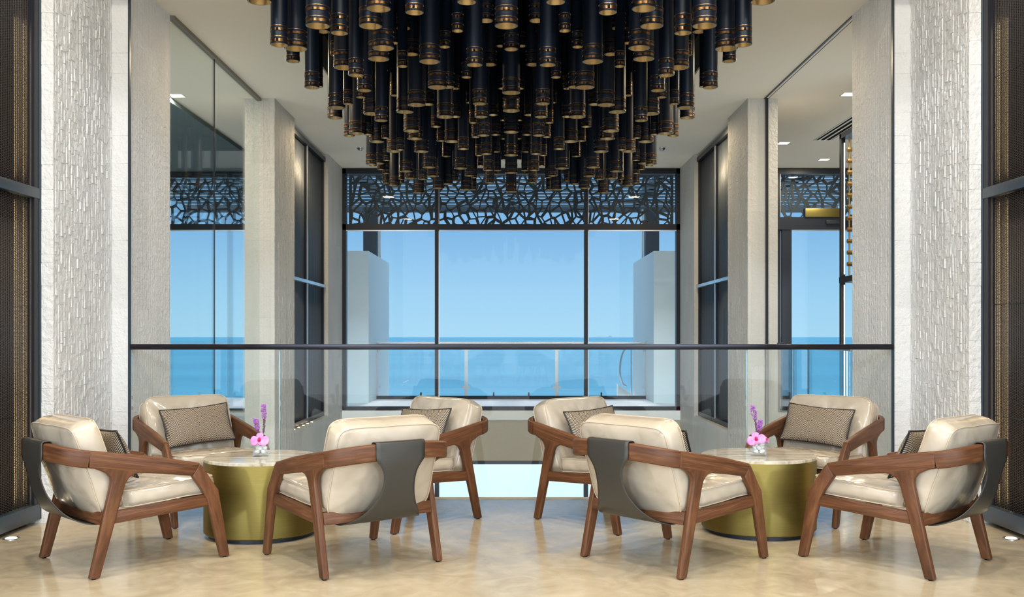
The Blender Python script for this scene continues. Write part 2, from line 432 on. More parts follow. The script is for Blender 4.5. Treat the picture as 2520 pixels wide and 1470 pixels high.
# lower storey window
r = boxes('window_4', M['dark_metal'], [(-2.78, -2.7, WY, WY+.1, -4, -.86), (2.7, 2.78, WY, WY+.1, -4, -.86)])
tag(r, kind='structure')
for x in (-1.227, 1.234): boxes('mullion', M['dark_metal'], [(x-.035, x+.035, WY-.02, WY+.1, -4, -.86)], r)
boxes('pane', M['pane'], [(-2.72, 2.72, WY+.02, WY+.03, -4, -.86)], r)
# glazed door leaf in the right corridor
d = boxes('door_1', M['dark_metal'], [(4.44, 4.60, WY-.10, WY-.045, 0, 3.0), (4.44, 6.0, WY-.10, WY-.045, 0, .09), (3.1, 6.4, WY-.12, WY-.045, 3.0, 3.20)])
tag(d, kind='structure')
boxes('pane', M['pane'], [(4.6, 6.0, WY-.08, WY-.07, .09, 3.0)], d)
boxes('door_closer', M['dark_metal'], [(5.15, 5.55, WY-.16, WY-.12, 3.09, 3.15)], d, bev=.005)

# left glass wall between the piers
g = boxes('window_5', M['fascia'], [(-2.955, -2.905, 8.46, 11.40, CZ-.035, CZ)]); tag(g, kind='structure')
boxes('pane', M['glass_green'], [(-2.937, -2.925, 8.465, 9.675, 0, CZ-.035)], g)
boxes('pane', M['glass_green'], [(-2.937, -2.925, 9.685, 11.395, 0, CZ-.035)], g)
boxes('glass_joint', M['dark_metal'], [(-2.937, -2.925, 9.677, 9.683, 0, CZ-.035)], g)

# ------------------------------------------------------------------ balustrades
b = thing('glass_balustrade', 'glass balustrade with flat gunmetal handrail along the edge of the polished floor', 'balustrade', (0, FY, 0))
boxes('handrail', M['rail'], [(-2.915, 2.93, -.035, .035, 1.148, 1.190)], b, bev=.004)
for a, c in ((-2.915, -1.785), (-1.775, 1.805), (1.815, 2.93)):
    p = boxes('glass_panel', M['glass'], [(a, c, -.008, .008, .0, 1.15)], b)
for a in (-1.784, 1.806): boxes('panel_joint', M['glass_edge'], [(a, a+.008, -.008, .008, 0, 1.15)], b)
boxes('base_shoe', simple('pale_floor_strip', (.72,.62,.45), .4), [(-2.93, 2.93, -.03, .05, -.05, .004)], b)
b = thing('side_balustrade', 'low clear glass balustrade along the right-hand corridor edge, at right angles to the long one', 'balustrade', (2.945, 8.47, 0))
boxes('glass_panel', M['glass'], [(-.008, .008, 0, 1.25, 0, 1.12)], b)
boxes('glass_panel', M['glass'], [(-.008, .008, 1.26, 2.9, 0, 1.12)], b)
boxes('handrail', M['steel'], [(-.015, .015, 0, 2.91, 1.12, 1.145)], b, bev=.004)

# ------------------------------------------------------------------ woven screens
def weave(name, w, z0, z1, rod_p, row_p, strand_h, amp, mats, parent, knots=(), rod_w=.010, rod_d=.004):
    """rods upright, strands woven in and out of them; local x along width, y depth"""
    bm = bmesh.new(); n = int(w/rod_p)
    for i in range(n+1):
        x = i*rod_p; box(bm, x-rod_w/2, x+rod_w/2, -rod_d, rod_d, z0, z1, mi=0)
    rows = int((z1-z0)/row_p)
    for j in range(rows):
        z = z0+(j+.5)*row_p; s = 1 if j % 2 else -1; h = strand_h/2
        prev = None
        knot = any(abs(z-k) < row_p*.8 for k in knots)
        if knot: h *= 1.5
        for i in range(n+1):
            y = amp*s*(1 if i % 2 else -1)
            if knot: y = -amp*1.6
            dz = random.uniform(-.0008, .0008)
            v = (bm.verts.new((i*rod_p, y, z-h+dz)), bm.verts.new((i*rod_p, y, z+h+dz)))
            if prev:
                f = bm.faces.new((prev[0], v[0], v[1], prev[1])); f.material_index = 0 if knot else 1
            prev = v
    return finish(bm, name, mats, parent, normals=False)

near_screens = []
for sx, side in ((-1, 'left'), (1, 'right')):
    # the empty sits at the far lower corner; local x runs towards the camera
    s = thing('rattan_screen', 'woven rattan screen in slate steel frame, lit from behind, beside the %s white stone pier' % side, 'screen', (sx*3.14, 6.57, 0), group='woven screens by the lounge')
    s.rotation_euler = (0, 0, 0)
    def B(a, b2, y0, y1, z0, z1):   # outward distance a..b2 from the frame face
        return (min(sx*a, sx*b2), max(sx*a, sx*b2), y0, y1, z0, z1)
    boxes('frame', M['frame_blue'], [B(0, .13, -.035, 0, .03, 5.2), B(0, .13, -2.6, -.035, .03, .135), B(0, .13, -2.6, -2.53, .03, 5.2)], s, bev=.003)
    boxes('crossbar', M['frame_blue'], [B(0, .10, -2.53, -.035, 2.165, 2.235)], s, bev=.003)
    boxes('reveal', M['reveal'], [B(.006, .12, -.10, -.035, .135, 2.165), B(.006, .12, -.10, -.035, 2.235, 5.2)], s)
    for z0, z1, kn in ((.135, 2.165, (.73, 1.46)), (2.235, 5.1, (2.95, 3.7))):
        wv = weave('weave', 1.9, z0, z1, .022, .0080, .0040, .005, [M['rattan_rod'], M['rattan']], s, kn, .0065)
        wv.rotation_euler = (0, 0, -PI/2); wv.location = (sx*.05, -.11, 0)
    boxes('backing_panel', simple('dark_backing', (.008,.007,.007), .9), [B(.30, .32, -2.6, 0, 0, 5.2), B(.10, .30, -.02, 0, 0, 5.2)], s)
    for yy in (-.17, -.27):
        bm = bmesh.new(); tube_mesh(bm, [(sx*.09, yy, .15), (sx*.09, yy, 2.15)], .009, 6); tube_mesh(bm, [(sx*.09, yy, 2.25), (sx*.09, yy, 3.3)], .009, 6)
        finish(bm, 'light_strip', M['glow'], s)
    # floor uplight at the foot
    u = thing('floor_uplight', 'small round floor light glowing at the foot of the %s rattan screen' % side, 'floor light', (sx*3.085, 6.05, .0))
    finish(lathe([(0, .001), (.035, .001), (.045, .006), (.05, .004), (.05, 0)], 20), 'bezel', M['steel'], u)
    finish(lathe([(0, .008), (.03, .007), (.034, .003)], 20), 'lens', M['led_soft'], u)

def far_screen(sx, side):
    s = thing('slatted_screen', 'dark pleated woven screen set between the stone piers on the %s of the atrium' % side, 'screen', (sx*2.84, 12.45, 0), group='dark screens beside the sea window')
    def B(a, b2, y0, y1, z0, z1): return (min(sx*a, sx*b2), max(sx*a, sx*b2), y0, y1, z0, z1)
    boxes('frame', M['dark_metal'], [B(0, .1, 0, .06, .05, 3.965), B(0, .1, 2.39, 2.45, .05, 3.965), B(0, .1, .06, 2.39, .05, .11), B(-.02, .1, .0, 2.45, 3.9, 3.965)], s)
    boxes('mullion', M['dark_metal'], [B(0, .1, 1.16, 1.27, .11, 3.9)], s)
    boxes('mullion_cover', M['silver'], [B(-.012, 0, 1.17, 1.20, .11, 3.9)], s)
    boxes('crossbar', M['silver'], [B(-.03, .06, .0, 2.45, 1.985, 2.03)], s, bev=.004)
    for y0 in (.06, 1.27):
        for z0, z1, kn in ((.11, 1.985, (.75, 1.35)), (2.03, 3.9, (2.6, 3.25))):
            wv = weave('weave', 1.08, z0, z1, .036, .02, .016, .003, [M['rattan_dark'], M['rattan_rod']], s, kn, .018, .012)
            wv.rotation_euler = (0, 0, PI/2); wv.location = (sx*.045, y0+.01, 0)
    boxes('backing_panel', M['canopy'], [B(.08, .1, .06, 2.39, .11, 3.9)], s)
    return s
far_screen(-1, 'left'); far_screen(1, 'right')
tagname = ['nearest to the lounge', 'second from the lounge', 'third and middle one', 'fourth from the lounge', 'farthest from the lounge']
for i in range(5):
    Y = 12.62+i*.28
    u = thing('sill_light', 'round warm light on the sill under the dark screen, %s' % tagname[i], 'sill light', (-2.795, Y, .045), group='lights along the sill')
    finish(lathe([(0, .002), (.018, .002), (.022, .004), (.024, 0)], 16), 'bezel', M['steel'], u)
    finish(lathe([(0, .012), (.012, .010), (.017, .003)], 16), 'lens', M['led'], u)

# ------------------------------------------------------------------ ceiling fittings
def downlight(x, y, label, z=CZ):
    u = thing('ceiling_downlight', label, 'downlight', (x, y, z), group='square downlights in the corridor ceiling')
    boxes('trim_ring', M['white_wall'], [(-.085, .085, -.085, -.07, -.006, 0), (-.085, .085, .07, .085, -.006, 0), (-.085, -.07, -.07, .07, -.006, 0), (.07, .085, -.07, .07, -.006, 0)], u)
    boxes('lens', M['led_soft'], [(-.07, .07, -.07, .07, -.003, 0)], u)
downlight(3.90, 14.04, 'square downlight beside the stone column, in the right-hand corridor ceiling')
downlight(4.90, 15.36, 'square downlight nearest the patterned lattice in the right-hand corridor ceiling')
downlight(3.86, 11.20, 'square downlight nearest the white return wall in the right-hand corridor ceiling')
downlight(-3.84, 11.27, 'square downlight seen through the green glass wall on the left')
for sx, w in ((-1, 'left'), (1, 'right')):
    u = tag(finish(lathe([(0, -.035), (.03, -.034), (.036, -.02), (.045, -.012), (.05, 0)], 20), 'smoke_detector', M['steel'], loc=(sx*2.22, 14.43, CZ)), 'small round sensor on the ceiling above the %s end of the sea window' % w, 'sensor')
g = thing('slot_diffuser', 'long slotted air grille in the right-hand corridor ceiling above the lit cabinet', 'air grille', (4.4, 12.1, CZ))
boxes('frame', M['white_wall'], [(-.13, -.115, 0, 1.75, -.01, 0), (.115, .13, 0, 1.75, -.01, 0), (-.115, .115, 0, .015, -.01, 0), (-.115, .115, 1.735, 1.75, -.01, 0)], g)
boxes('slot', M['canopy'], [(-.115+i*.08, -.07+i*.08, .015, 1.735, -.003, 0) for i in range(3)], g)

# ------------------------------------------------------------------ right corridor
c = thing('wine_display_cabinet', 'tall glazed display cabinet with glowing warm edge and rows of brass pegs', 'cabinet', (3.95, 10.1, 0))
boxes('frame', M['dark_metal'], [(0, .05, 1.64, 1.70, 0, 3.68), (.35, .4, 1.64, 1.7, 0, 3.68), (0, .05, 0, .06, 0, 3.68), (.35, .4, 0, .06, 0, 3.68), (0, .4, 0, 1.7, 3.62, 3.68), (0, .4, 0, 1.7, 0, .08)], c)
boxes('crossbar', M['dark_metal'], [(-.005, .4, 0, 1.7, 1.89, 1.96)], c)
boxes('light_strip', M['led'], [(.008, .016, 1.555, 1.565, .15, 1.86), (.008, .016, 1.555, 1.565, 1.99, 3.55)], c)
boxes('back_panel', M['cab_brass'], [(.33, .345, .06, 1.64, 1.96, 3.62)], c)
boxes('lower_back_panel', simple('pale_glass_block', (.55,.66,.66), .3), [(.33, .345, .06, 1.64, .08, 1.89)], c)
bm = bmesh.new()
for y in (1.44, 1.0, .64, .28):
    tube_mesh(bm, [(.03, y, 1.97), (.03, y, 3.6)], .010, 6)
finish(bm, 'rod', M['cab_brass'], c)
bm = bmesh.new()
for y in (1.44, 1.0, .64, .28):
    for k in range(11): tube_mesh(bm, [(.005, y, 2.1+k*.135), (.10, y, 2.1+k*.135)], .026, 8)
finish(bm, 'peg', M['cab_brass'], c)
sgn = thing('sign_box', 'plain brass sign box fixed in front of the patterned lattice over the corridor door', 'sign', (5.10, WY-.10, 3.20))
boxes('box', M['brass'], [(-.29, .29, -.05, .05, 0, .145)], sgn, bev=.006)
boxes('cap', M['dark_metal'], [(-.295, -.29, -.05, .05, 0, .145), (.29, .295, -.05, .05, 0, .145)], sgn)
cl = tag(boxes('glass_clamp', M['dark_metal'], [(-.04, .04, -.02, .02, 0, .035)], bev=.003, loc=(2.945, 8.9+1.8, 1.145)), 'small dark clamp on top of the side balustrade by the column', 'clamp')

# ------------------------------------------------------------------ outside
struct('terrace_floor', M['terrace'], [(-8, 8, WY+.3, 20.1, -.3, -.01)])
for sx, side in ((-1, 'left'), (1, 'right')):
    bm = bmesh.new(); X0, X1 = sorted((sx*2.69, sx*3.35))
    box(bm, X0, X1, 18.5, 21.6, -.3, 2.86)
    tag(finish(bm, 'wall_terrace_%s' % side, M['terrace_wall']), kind='structure')
t = thing('terrace_railing', 'outdoor glass railing with round steel handrail and clamped posts above the sea', 'railing', (0, 19.6, -.01))
bm = bmesh.new()
tube_mesh(bm, catmull([(-2.66, .0, .95), (-2.66, 0, 1.06), (-2.6, 0, 1.115), (-2.4, 0, 1.12), (2.4, 0, 1.12), (2.6, 0, 1.115), (2.66, 0, 1.06), (2.66, 0, .95)], 6), .025, 10)
finish(bm, 'handrail', M['steel'], t)
for x in (-2.69, -.90, .91, 2.70):
    boxes('post', M['steel'], [(x-.033, x+.033, -.012, .012, 0, 1.10), (x-.08, x+.08, -.02, .02, .98, 1.02), (x-.08, x+.08, -.02, .02, .22, .26)], t)
for a, b2 in ((-2.65, -.94), (-.86, .87), (.95, 2.66)):
    boxes('glass_panel', M['glass'], [(a, b2, -.006, .006, .1, 1.03)], t)
boxes('base_channel', M['dark_metal'], [(-2.8, 2.8, -.03, .03, 0, .07)]+[(x-.015, x+.015, -.05, -.02, -.02, .14) for x in (-1.8, -.35, .35, 1.8)], t)
pg = thing('pergola_roof', 'slatted grey pergola roof over the terrace outside the sea window', 'pergola', (0, 17, 0))
for i in range(12):
    y = .15+i*.45
    boxes('slat', M['slat'], [(-7.4, 7.4, y, y+.21, 4.20, 4.22)], pg)
boxes('edge_beam', M['slat'], [(-7.5, 7.5, 5.5, 5.6, 4.10, 4.26), (-7.5, 7.5, -.1, .05, 4.1, 4.24)]+[(x-.08, x+.08, 0, 5.6, 4.24, 4.4) for x in (-5.5, -2.88, 0, 2.88, 5.5)], pg)
for x, lab in ((-3.12, 'square dark pergola post rising behind the white terrace wall on the left'), (3.12, 'square dark pergola post rising behind the white terrace wall on the right')):
    po_ = thing('pergola_post', lab, 'post', (x, 21.8, -.3), group='posts of the pergola')
    boxes('shaft', M['frame_blue'], [(-.15, .15, -.14, .14, 0, 4.40)], po_)
    boxes('downpipe', M['white_wall'], [((.17 if x < 0 else -.21), (.21 if x < 0 else -.17), .05, .09, 0, 4.38)], po_)
# patterned lattice: cells of a random net, bars along their borders
def lattice(x0, x1, z0, z1, cell, seed):
    rnd = random.Random(seed); nx, nz = int((x1-x0)/cell), max(2, int((z1-z0)/cell)); pts = {}
    for i in range(-1, nx+1):
        for j in range(-1, nz+1): pts[i, j] = (x0+(i+.5+rnd.uniform(-.48, .48))*(x1-x0)/nx, z0+(j+.5+rnd.uniform(-.48, .48))*(z1-z0)/nz)
    edges = {}
    for (i, j), p in pts.items():
        poly = [(x0, z0), (x1, z0), (x1, z1), (x0, z1)]
        for di in range(-3, 4):
            for dj in range(-3, 4):
                q = pts.get((i+di, j+dj))
                if q is None or q == p: continue
                mx, mz = (p[0]+q[0])/2, (p[1]+q[1])/2; nx_, nz_ = q[0]-p[0], q[1]-p[1]; out = []
                for k in range(len(poly)):
                    a, b = poly[k], poly[(k+1) % len(poly)]
                    da = (a[0]-mx)*nx_+(a[1]-mz)*nz_; db = (b[0]-mx)*nx_+(b[1]-mz)*nz_
                    if da <= 0: out.append(a)
                    if da*db < 0: s = da/(da-db); out.append((a[0]+(b[0]-a[0])*s, a[1]+(b[1]-a[1])*s))
                poly = out
                if len(poly) < 3: break
            if len(poly) < 3: break
        if len(poly) < 3: continue
        for k in range(len(poly)):
            a, b = poly[k], poly[(k+1) % len(poly)]
            key = tuple(sorted(((round(a[0], 3), round(a[1], 3)), (round(b[0], 3), round(b[1], 3)))))
            if key[0] != key[1]: edges[key] = 1
        if rnd.random() < .6 and len(poly) >= 5:       # a strut across the cell
            a, b = poly[0], poly[len(poly)//2]
            edges[tuple(sorted(((round(a[0], 3), round(a[1], 3)), (round(b[0], 3), round(b[1], 3)))))] = 1
    bm = bmesh.new()
    for a, b in edges:
        dx, dz = b[0]-a[0], b[1]-a[1]; L = math.hypot(dx, dz)
        if L < .01 or L > 1.2: continue
        w = rnd.choice((.011, .015, .019, .024)); ux, uz = dx/L, dz/L; e = w*.6; A = (a[0]-ux*e, a[1]-uz*e); Bp = (b[0]+ux*e, b[1]+uz*e)
        vs = []
        dy_ = rnd.uniform(0, .006)
        for yy in (dy_, .022+dy_):
            for p, s in ((A, 1), (A, -1), (Bp, -1), (Bp, 1)): vs.append(bm.verts.new((p[0]-uz*w*s, yy, p[1]+ux*w*s)))
        for q in ((0,1,2,3), (7,6,5,4), (0,4,5,1), (1,5,6,2), (2,6,7,3), (3,7,4,0)): bm.faces.new([vs[k] for k in q])
    return bm
for a, b2, sd, lab in ((-2.72, 2.72, 3, 'patterned cut metal lattice panel above the wide sea window'), (-7.1, -3.1, 5, 'patterned cut metal lattice panel seen through the green glass wall'), (3.1, 7.1, 8, 'patterned cut metal lattice panel above the corridor door')):
    L = thing('lattice_panel', lab, 'lattice', (0, 16.62, 0), group='lattice panels under the pergola')
    finish(lattice(a, b2, 3.10, 4.0, .135, sd), 'lattice', M['lattice'], L)
    boxes('frame', M['lattice'], [(a, b2, 0, .03, 3.06, 3.10), (a, b2, 0, .03, 4.0, 4.04), (a-.03, a, 0, .03, 3.06, 4.04), (b2, b2+.03, 0, .03, 3.06, 4.04)], L)
# outside stair with curved rail on the right
st = thing('outdoor_stair', 'white outdoor stair flank with a curved steel handrail beyond the railing', 'stair', (2.55, 21.5, -.35))
finish(prism([(-.22,-.6),(.6,-.6),(.6,.30),(.14,.30),(-.22,.55)], -.15, .15, .006), 'flank', M['white_wall'], st)
bm = bmesh.new(); tube_mesh(bm, catmull([(-.02, 0, .5), (-.10, 0, .56), (-.16, 0, .75), (-.15, 0, 1.05), (-.06, 0, 1.3), (.12, 0, 1.42)], 6), .022, 8); tube_mesh(bm, [(.08, 0, .32), (.08, 0, 1.40)], .014, 8)
finish(bm, 'stair_rail', M['steel'], st)
struct('terrace_lower', M['deck'], [(-60, 60, 17, 42, -4.3, -4.0)])
sea = bmesh.new(); box(sea, -9000, 9000, 42, 14000, -14, -12); o = finish(sea, 'sea', M['sea']); tag(o, kind='structure')
bm = bmesh.new(); vs = []
prof = [(-260, 0), (-200, 5), (-120, 6), (-60, 11), (-30, 9), (10, 10), (30, 19), (45, 9), (110, 7), (170, 6), (260, 0)]
a = [bm.verts.new((x, 0, z)) for x, z in prof]; b_ = [bm.verts.new((x, 60, z)) for x, z in prof]
for i in range(len(prof)-1): bm.faces.new((a[i], a[i+1], b_[i+1], b_[i]))
bm.faces.new(a[::-1]); bm.faces.new(b_)
tag(finish(bm, 'distant_headland', M['island'], loc=(760, 7800, -12)), 'low hazy blue headland on the sea horizon', 'headland')
TUBES="""-0.262 5.781 3.22 M;0.262 5.781 3.22 M;-0.6 6.085 3.259 M;0.6 6.085 3.259 M;-1.599 6.234 3.379 L;1.599 6.234 3.379 L;-1.23 6.234 3.223 L;1.23 6.234 3.223 L;-0.843 6.234 3.332 L;0.843 6.234 3.332 L;-0.032 6.449 3.291 L;-1.527 6.453 3.168 M;1.527 6.453 3.168 M;-1.131 6.453 3.245 M;1.131 6.453 3.245 M;-0.941 6.562 3.325 L;0.941 6.562 3.325 L;-1.467 6.679 3.209 L;1.467 6.679 3.209 L;-0.373 6.823 3.375 S;0.373 6.823 3.375 S;-0.902 6.902 3.278 L;0.902 6.902 3.278 L;-0.259 6.937 3.169 M;0.259 6.937 3.169 M;-0.958 7.081 3.252 L;0.958 7.081 3.252 L;-0.598 7.193 3.264 L;0.598 7.193 3.264 L;-1.141 7.208 3.168 M;1.141 7.208 3.168 M;-1.252 7.334 3.259 L;1.252 7.334 3.259 L;-0.192 7.42 3.638 M;0.192 7.42 3.638 M;-0.505 7.467 3.453 S;0.505 7.467 3.453 S;-1.545 7.603 3.178 M;1.545 7.603 3.178 M;-0.626 7.61 3.822 S;0.626 7.61 3.822 S;0 7.708 3.506 M;-0.857 7.735 3.379 S;0.857 7.735 3.379 S;-0.591 7.857 3.244 L;0.591 7.857 3.244 L;-0.864 7.863 3.72 M;0.864 7.863 3.72 M;-1.62 7.915 3.597 S;1.62 7.915 3.597 S;-0.361 7.915 3.34 S;0.361 7.915 3.34 S;-1.187 7.928 3.237 M;1.187 7.928 3.237 M;-0.263 8.138 3.179 M;0.263 8.138 3.179 M;-1.566 8.162 3.786 M;1.566 8.162 3.786 M;-0.829 8.162 3.597 M;0.829 8.162 3.597 M;-0.531 8.162 3.324 M;0.531 8.162 3.324 M;-1.478 8.244 3.612 S;1.478 8.244 3.612 S;-0.978 8.244 3.715 S;0.978 8.244 3.715 S;-1.372 8.244 3.202 S;1.372 8.244 3.202 S;-1.264 8.244 3.259 S;1.264 8.244 3.259 S;-0.247 8.268 3.824 S;0.247 8.268 3.824 S;-1.842 8.279 3.572 M;1.842 8.279 3.572 M;0 8.311 3.313 L;-0.182 8.397 3.576 M;0.182 8.397 3.576 M;-0.823 8.5 3.255 L;0.823 8.5 3.255 L;-0.262 8.524 3.156 M;0.262 8.524 3.156 M;-1.136 8.564 3.133 M;1.136 8.564 3.133 M;-1.53 8.598 3.253 L;1.53 8.598 3.253 L;-1.235 8.686 3.22 L;1.235 8.686 3.22 L;-0.942 8.698 3.239 L;0.942 8.698 3.239 L;-0.098 8.794 3.853 S;0.098 8.794 3.853 S;-1.288 8.827 3.936 S;1.288 8.827 3.936 S;-0.599 8.893 3.239 L;0.599 8.893 3.239 L;0 8.905 3.297 L;-1.169 8.994 3.689 S;1.169 8.994 3.689 S;-1.767 8.994 3.538 S;1.767 8.994 3.538 S;-1.07 8.994 3.459 S;1.07 8.994 3.459 S;-0.515 9.006 3.524 S;0.515 9.006 3.524 S;-0.261 9.25 3.144 M;0.261 9.25 3.144 M;-0.953 9.35 3.207 L;0.953 9.35 3.207 L;-0.367 9.422 3.301 S;0.367 9.422 3.301 S;-0.809 9.569 3.512 M;0.809 9.569 3.512 M;-0.253 9.699 3.841 S;0.253 9.699 3.841 S;-1.546 9.794 3.275 L;1.546 9.794 3.275 L;-0.357 9.797 3.24 S;0.357 9.797 3.24 S;-0.563 9.839 3.452 M;0.563 9.839 3.452 M;-0.969 9.842 3.232 L;0.969 9.842 3.232 L;-1.269 9.881 3.248 S;1.269 9.881 3.248 S;-0.418 9.881 3.604 S;0.418 9.881 3.604 S;-0.094 9.893 3.749 S;0.094 9.893 3.749 S;-1.447 9.893 3.286 S;1.447 9.893 3.286 S;-1.119 9.893 3.131 S;1.119 9.893 3.131 S;-1.641 9.935 3.28 M;1.641 9.935 3.28 M;-0.49 9.983 3.156 M;0.49 9.983 3.156 M;-1.374 10.01 3.236 L;1.374 10.01 3.236 L;-0.61 10.082 3.252 L;0.61 10.082 3.252 L;0 10.109 3.354 L;-1.823 10.149 3.511 L;1.823 10.149 3.511 L;-0.191 10.218 3.555 M;0.259 10.218 3.149 M;-0.94 10.247 3.18 L;0.94 10.247 3.18 L;0.193 10.338 3.582 M;-0.262 10.338 3.171 M;-1.246 10.389 3.208 L;1.246 10.389 3.208 L;-1.524 10.661 3.12 M;1.524 10.661 3.12 M;-1.361 10.695 3.168 S;1.361 10.695 3.168 S;-0.831 10.84 3.567 M;0.831 10.84 3.567 M;-1.549 10.993 3.161 S;1.549 10.993 3.161 S;-0.361 10.993 3.277 S;0.361 10.993 3.277 S;0 11 3.281 L;-0.182 11.266 3.565 M;0.182 11.266 3.565 M;-0.946 11.286 3.193 L;0.946 11.286 3.193 L;-0.269 11.386 3.177 M;0.269 11.386 3.177 M;-0.911 11.42 3.485 S;0.911 11.42 3.485 S;-0.594 11.437 3.208 L;0.594 11.437 3.208 L;-1.558 11.461 3.269 L;1.558 11.461 3.269 L;-0.601 11.598 3.598 M;0.601 11.598 3.598 M;-1.544 11.603 3.224 S;1.544 11.603 3.224 S;-0.096 11.639 3.813 S;0.096 11.639 3.813 S;-0.362 11.639 3.274 S;0.362 11.639 3.274 S;-1.492 11.687 3.192 S;1.492 11.687 3.192 S;-1.256 11.688 3.215 L;1.256 11.688 3.215 L;-1.069 11.859 3.149 M;1.069 11.859 3.149 M;-0.506 11.859 3.191 M;0.506 11.859 3.191 M;-1.527 11.96 3.12 S;1.527 11.96 3.12 S;-0.86 12.065 3.653 M;0.86 12.065 3.653 M;0 12.065 3.26 L;-0.465 12.331 3.244 S;0.465 12.331 3.244 S;-0.545 12.403 3.671 S;0.545 12.403 3.671 S;-0.271 12.444 3.2 M;0.271 12.444 3.2 M;-1.278 12.467 3.255 L;1.278 12.467 3.255 L;-0.995 12.467 3.286 L;0.995 12.467 3.286 L;-0.835 12.613 3.563 M;0.835 12.613 3.563 M;-0.199 12.613 3.623 M;0.199 12.613 3.623 M;-0.559 12.613 3.44 M;0.559 12.613 3.44 M;-0.103 13.124 3.893 S;0.103 13.124 3.893 S;-1.476 13.191 3.361 S;1.476 13.191 3.361 S;-0.745 13.191 3.34 S;0.745 13.191 3.34 S;-0.099 13.227 3.634 S;0.099 13.227 3.634 S;-0.987 13.286 3.255 L;0.987 13.286 3.255 L;-1.587 13.358 3.305 L;1.587 13.358 3.305 L;-1.257 13.358 3.206 L;1.257 13.358 3.206 L;-0.874 13.43 3.335 L;0.874 13.43 3.335 L;-0.617 13.502 3.27 L;0.617 13.502 3.27 L;0 13.852 3.291 L;-0.199 13.875 3.596 M;0.199 13.875 3.596 M;-0.537 14.073 3.353 S;0.537 14.073 3.353 S;-1.581 14.133 3.459 S;1.581 14.133 3.459 S;-1.013 14.133 3.735 S;1.013 14.133 3.735 S;-0.223 14.133 3.588 S;0.223 14.133 3.588 S;-0.541 14.193 3.639 S;0.541 14.193 3.639 S"""
# ------------------------------------------------------------------ chandelier
cp = tag(boxes('chandelier_canopy', M['canopy'], [(-OX+.003, OX-.003, OY0+.003, OY1-.003, 4.36, 4.40)]), 'wide flat black ceiling plate that carries all the hanging tubes', 'canopy')
DIA = dict(L=.155, M=.115, S=.082); WORD = dict(L='wide', M='medium', S='slim')
shared = {}
for c_, D in DIA.items():
    R = D/2; seg = 28 if c_ == 'L' else 22
    rb = R*.955
    def ring(z0, z1, ro, ri=rb-.001): return [(ri, z0), (ro, z0), (ro, z1), (ri, z1)]
    bm = lathe([(rb-.002, .012), (R*.985, .012), (R*.985, .030), (rb-.002, .030)], seg); m1 = finish(bm, 'copper_band', M['copper'])
    bm = lathe([(rb-.002, .083), (R*.985, .083), (R*.985, .101), (rb-.002, .101)], seg); m2 = finish(bm, 'copper_band', M['copper'])
    bm = lathe([(rb-.001, .043), (rb+.0025, .0435), (rb+.0025, .046), (rb-.001, .0465), (rb-.001, .114), (rb+.0025, .1145), (rb+.0025, .117), (rb-.001, .1175)], seg); m3 = finish(bm, 'copper_ring', M['copper'])
    ri = R*.87
    bm = lathe([(R*.945, .0005), (ri, .002), (ri, .22), (0, .22)], seg, mi=[0, 0, 1]); m4 = finish(bm, 'brass_lining', [M['brass_in'], M['tube_glow']], normals=False)
    for o in (m1, m2, m3, m4): C.objects.unlink(o)
    shared[c_] = (m1, m2, m3, m4, seg, R, rb)
ORD = ['first','second','third','fourth','fifth','sixth','seventh','eighth','ninth','tenth','eleventh','twelfth','thirteenth','fourteenth','fifteenth','sixteenth','seventeenth','eighteenth','nineteenth','twentieth']
tl = [(float(a), float(b), float(c), d) for a, b, c, d in (t.split() for t in TUBES.split(';'))]
rows = {}
ranks = 12; per = len(tl)/ranks
tl.sort(key=lambda q: q[1])
for i, q in enumerate(tl): rows.setdefault(min(ranks-1, int(i/per)), []).append(q)
for r_, lst in rows.items():
    for cl_ in 'LMS':
        for k, q in enumerate(sorted([q for q in lst if q[3] == cl_])):
            x, y, z, c_ = q; m1, m2, m3, m4, seg, R, rb = shared[c_]
            lab = '%s black tube pendant, %s from left among %s ones in %s rank from front' % (WORD[c_], ORD[k], WORD[c_], ORD[r_])
            root = thing('pendant_lamp', lab, 'pendant light', (x, y, z), group='black and copper tubes of the chandelier')
            H = 4.36-z
            bm = lathe([(R*.945, 0), (R, .002), (R, .010), (R*.985, .012), (R*.985, .031), (R, .033), (rb, .036), (rb, .080), (R, .082), (R*.985, .084), (R*.985, .100), (R, .102), (R, .105), (rb, .108), (rb, H)], seg)
            finish(bm, 'tube', M['tube'], root)
            for m in (m1, m2, m3, m4):
                o = m.copy(); o.parent = root; C.objects.link(o)

# ------------------------------------------------------------------ armchair
def rrect(a, b, p=4.):
    """maps the square [-1,1]^2 to a square with slightly rounded corners"""
    r = max(abs(a), abs(b))
    if r < 1e-6: return 0., 0.
    n = (abs(a)**p+abs(b)**p)**(1/p)
    return a*r/n*1., b*r/n*1.

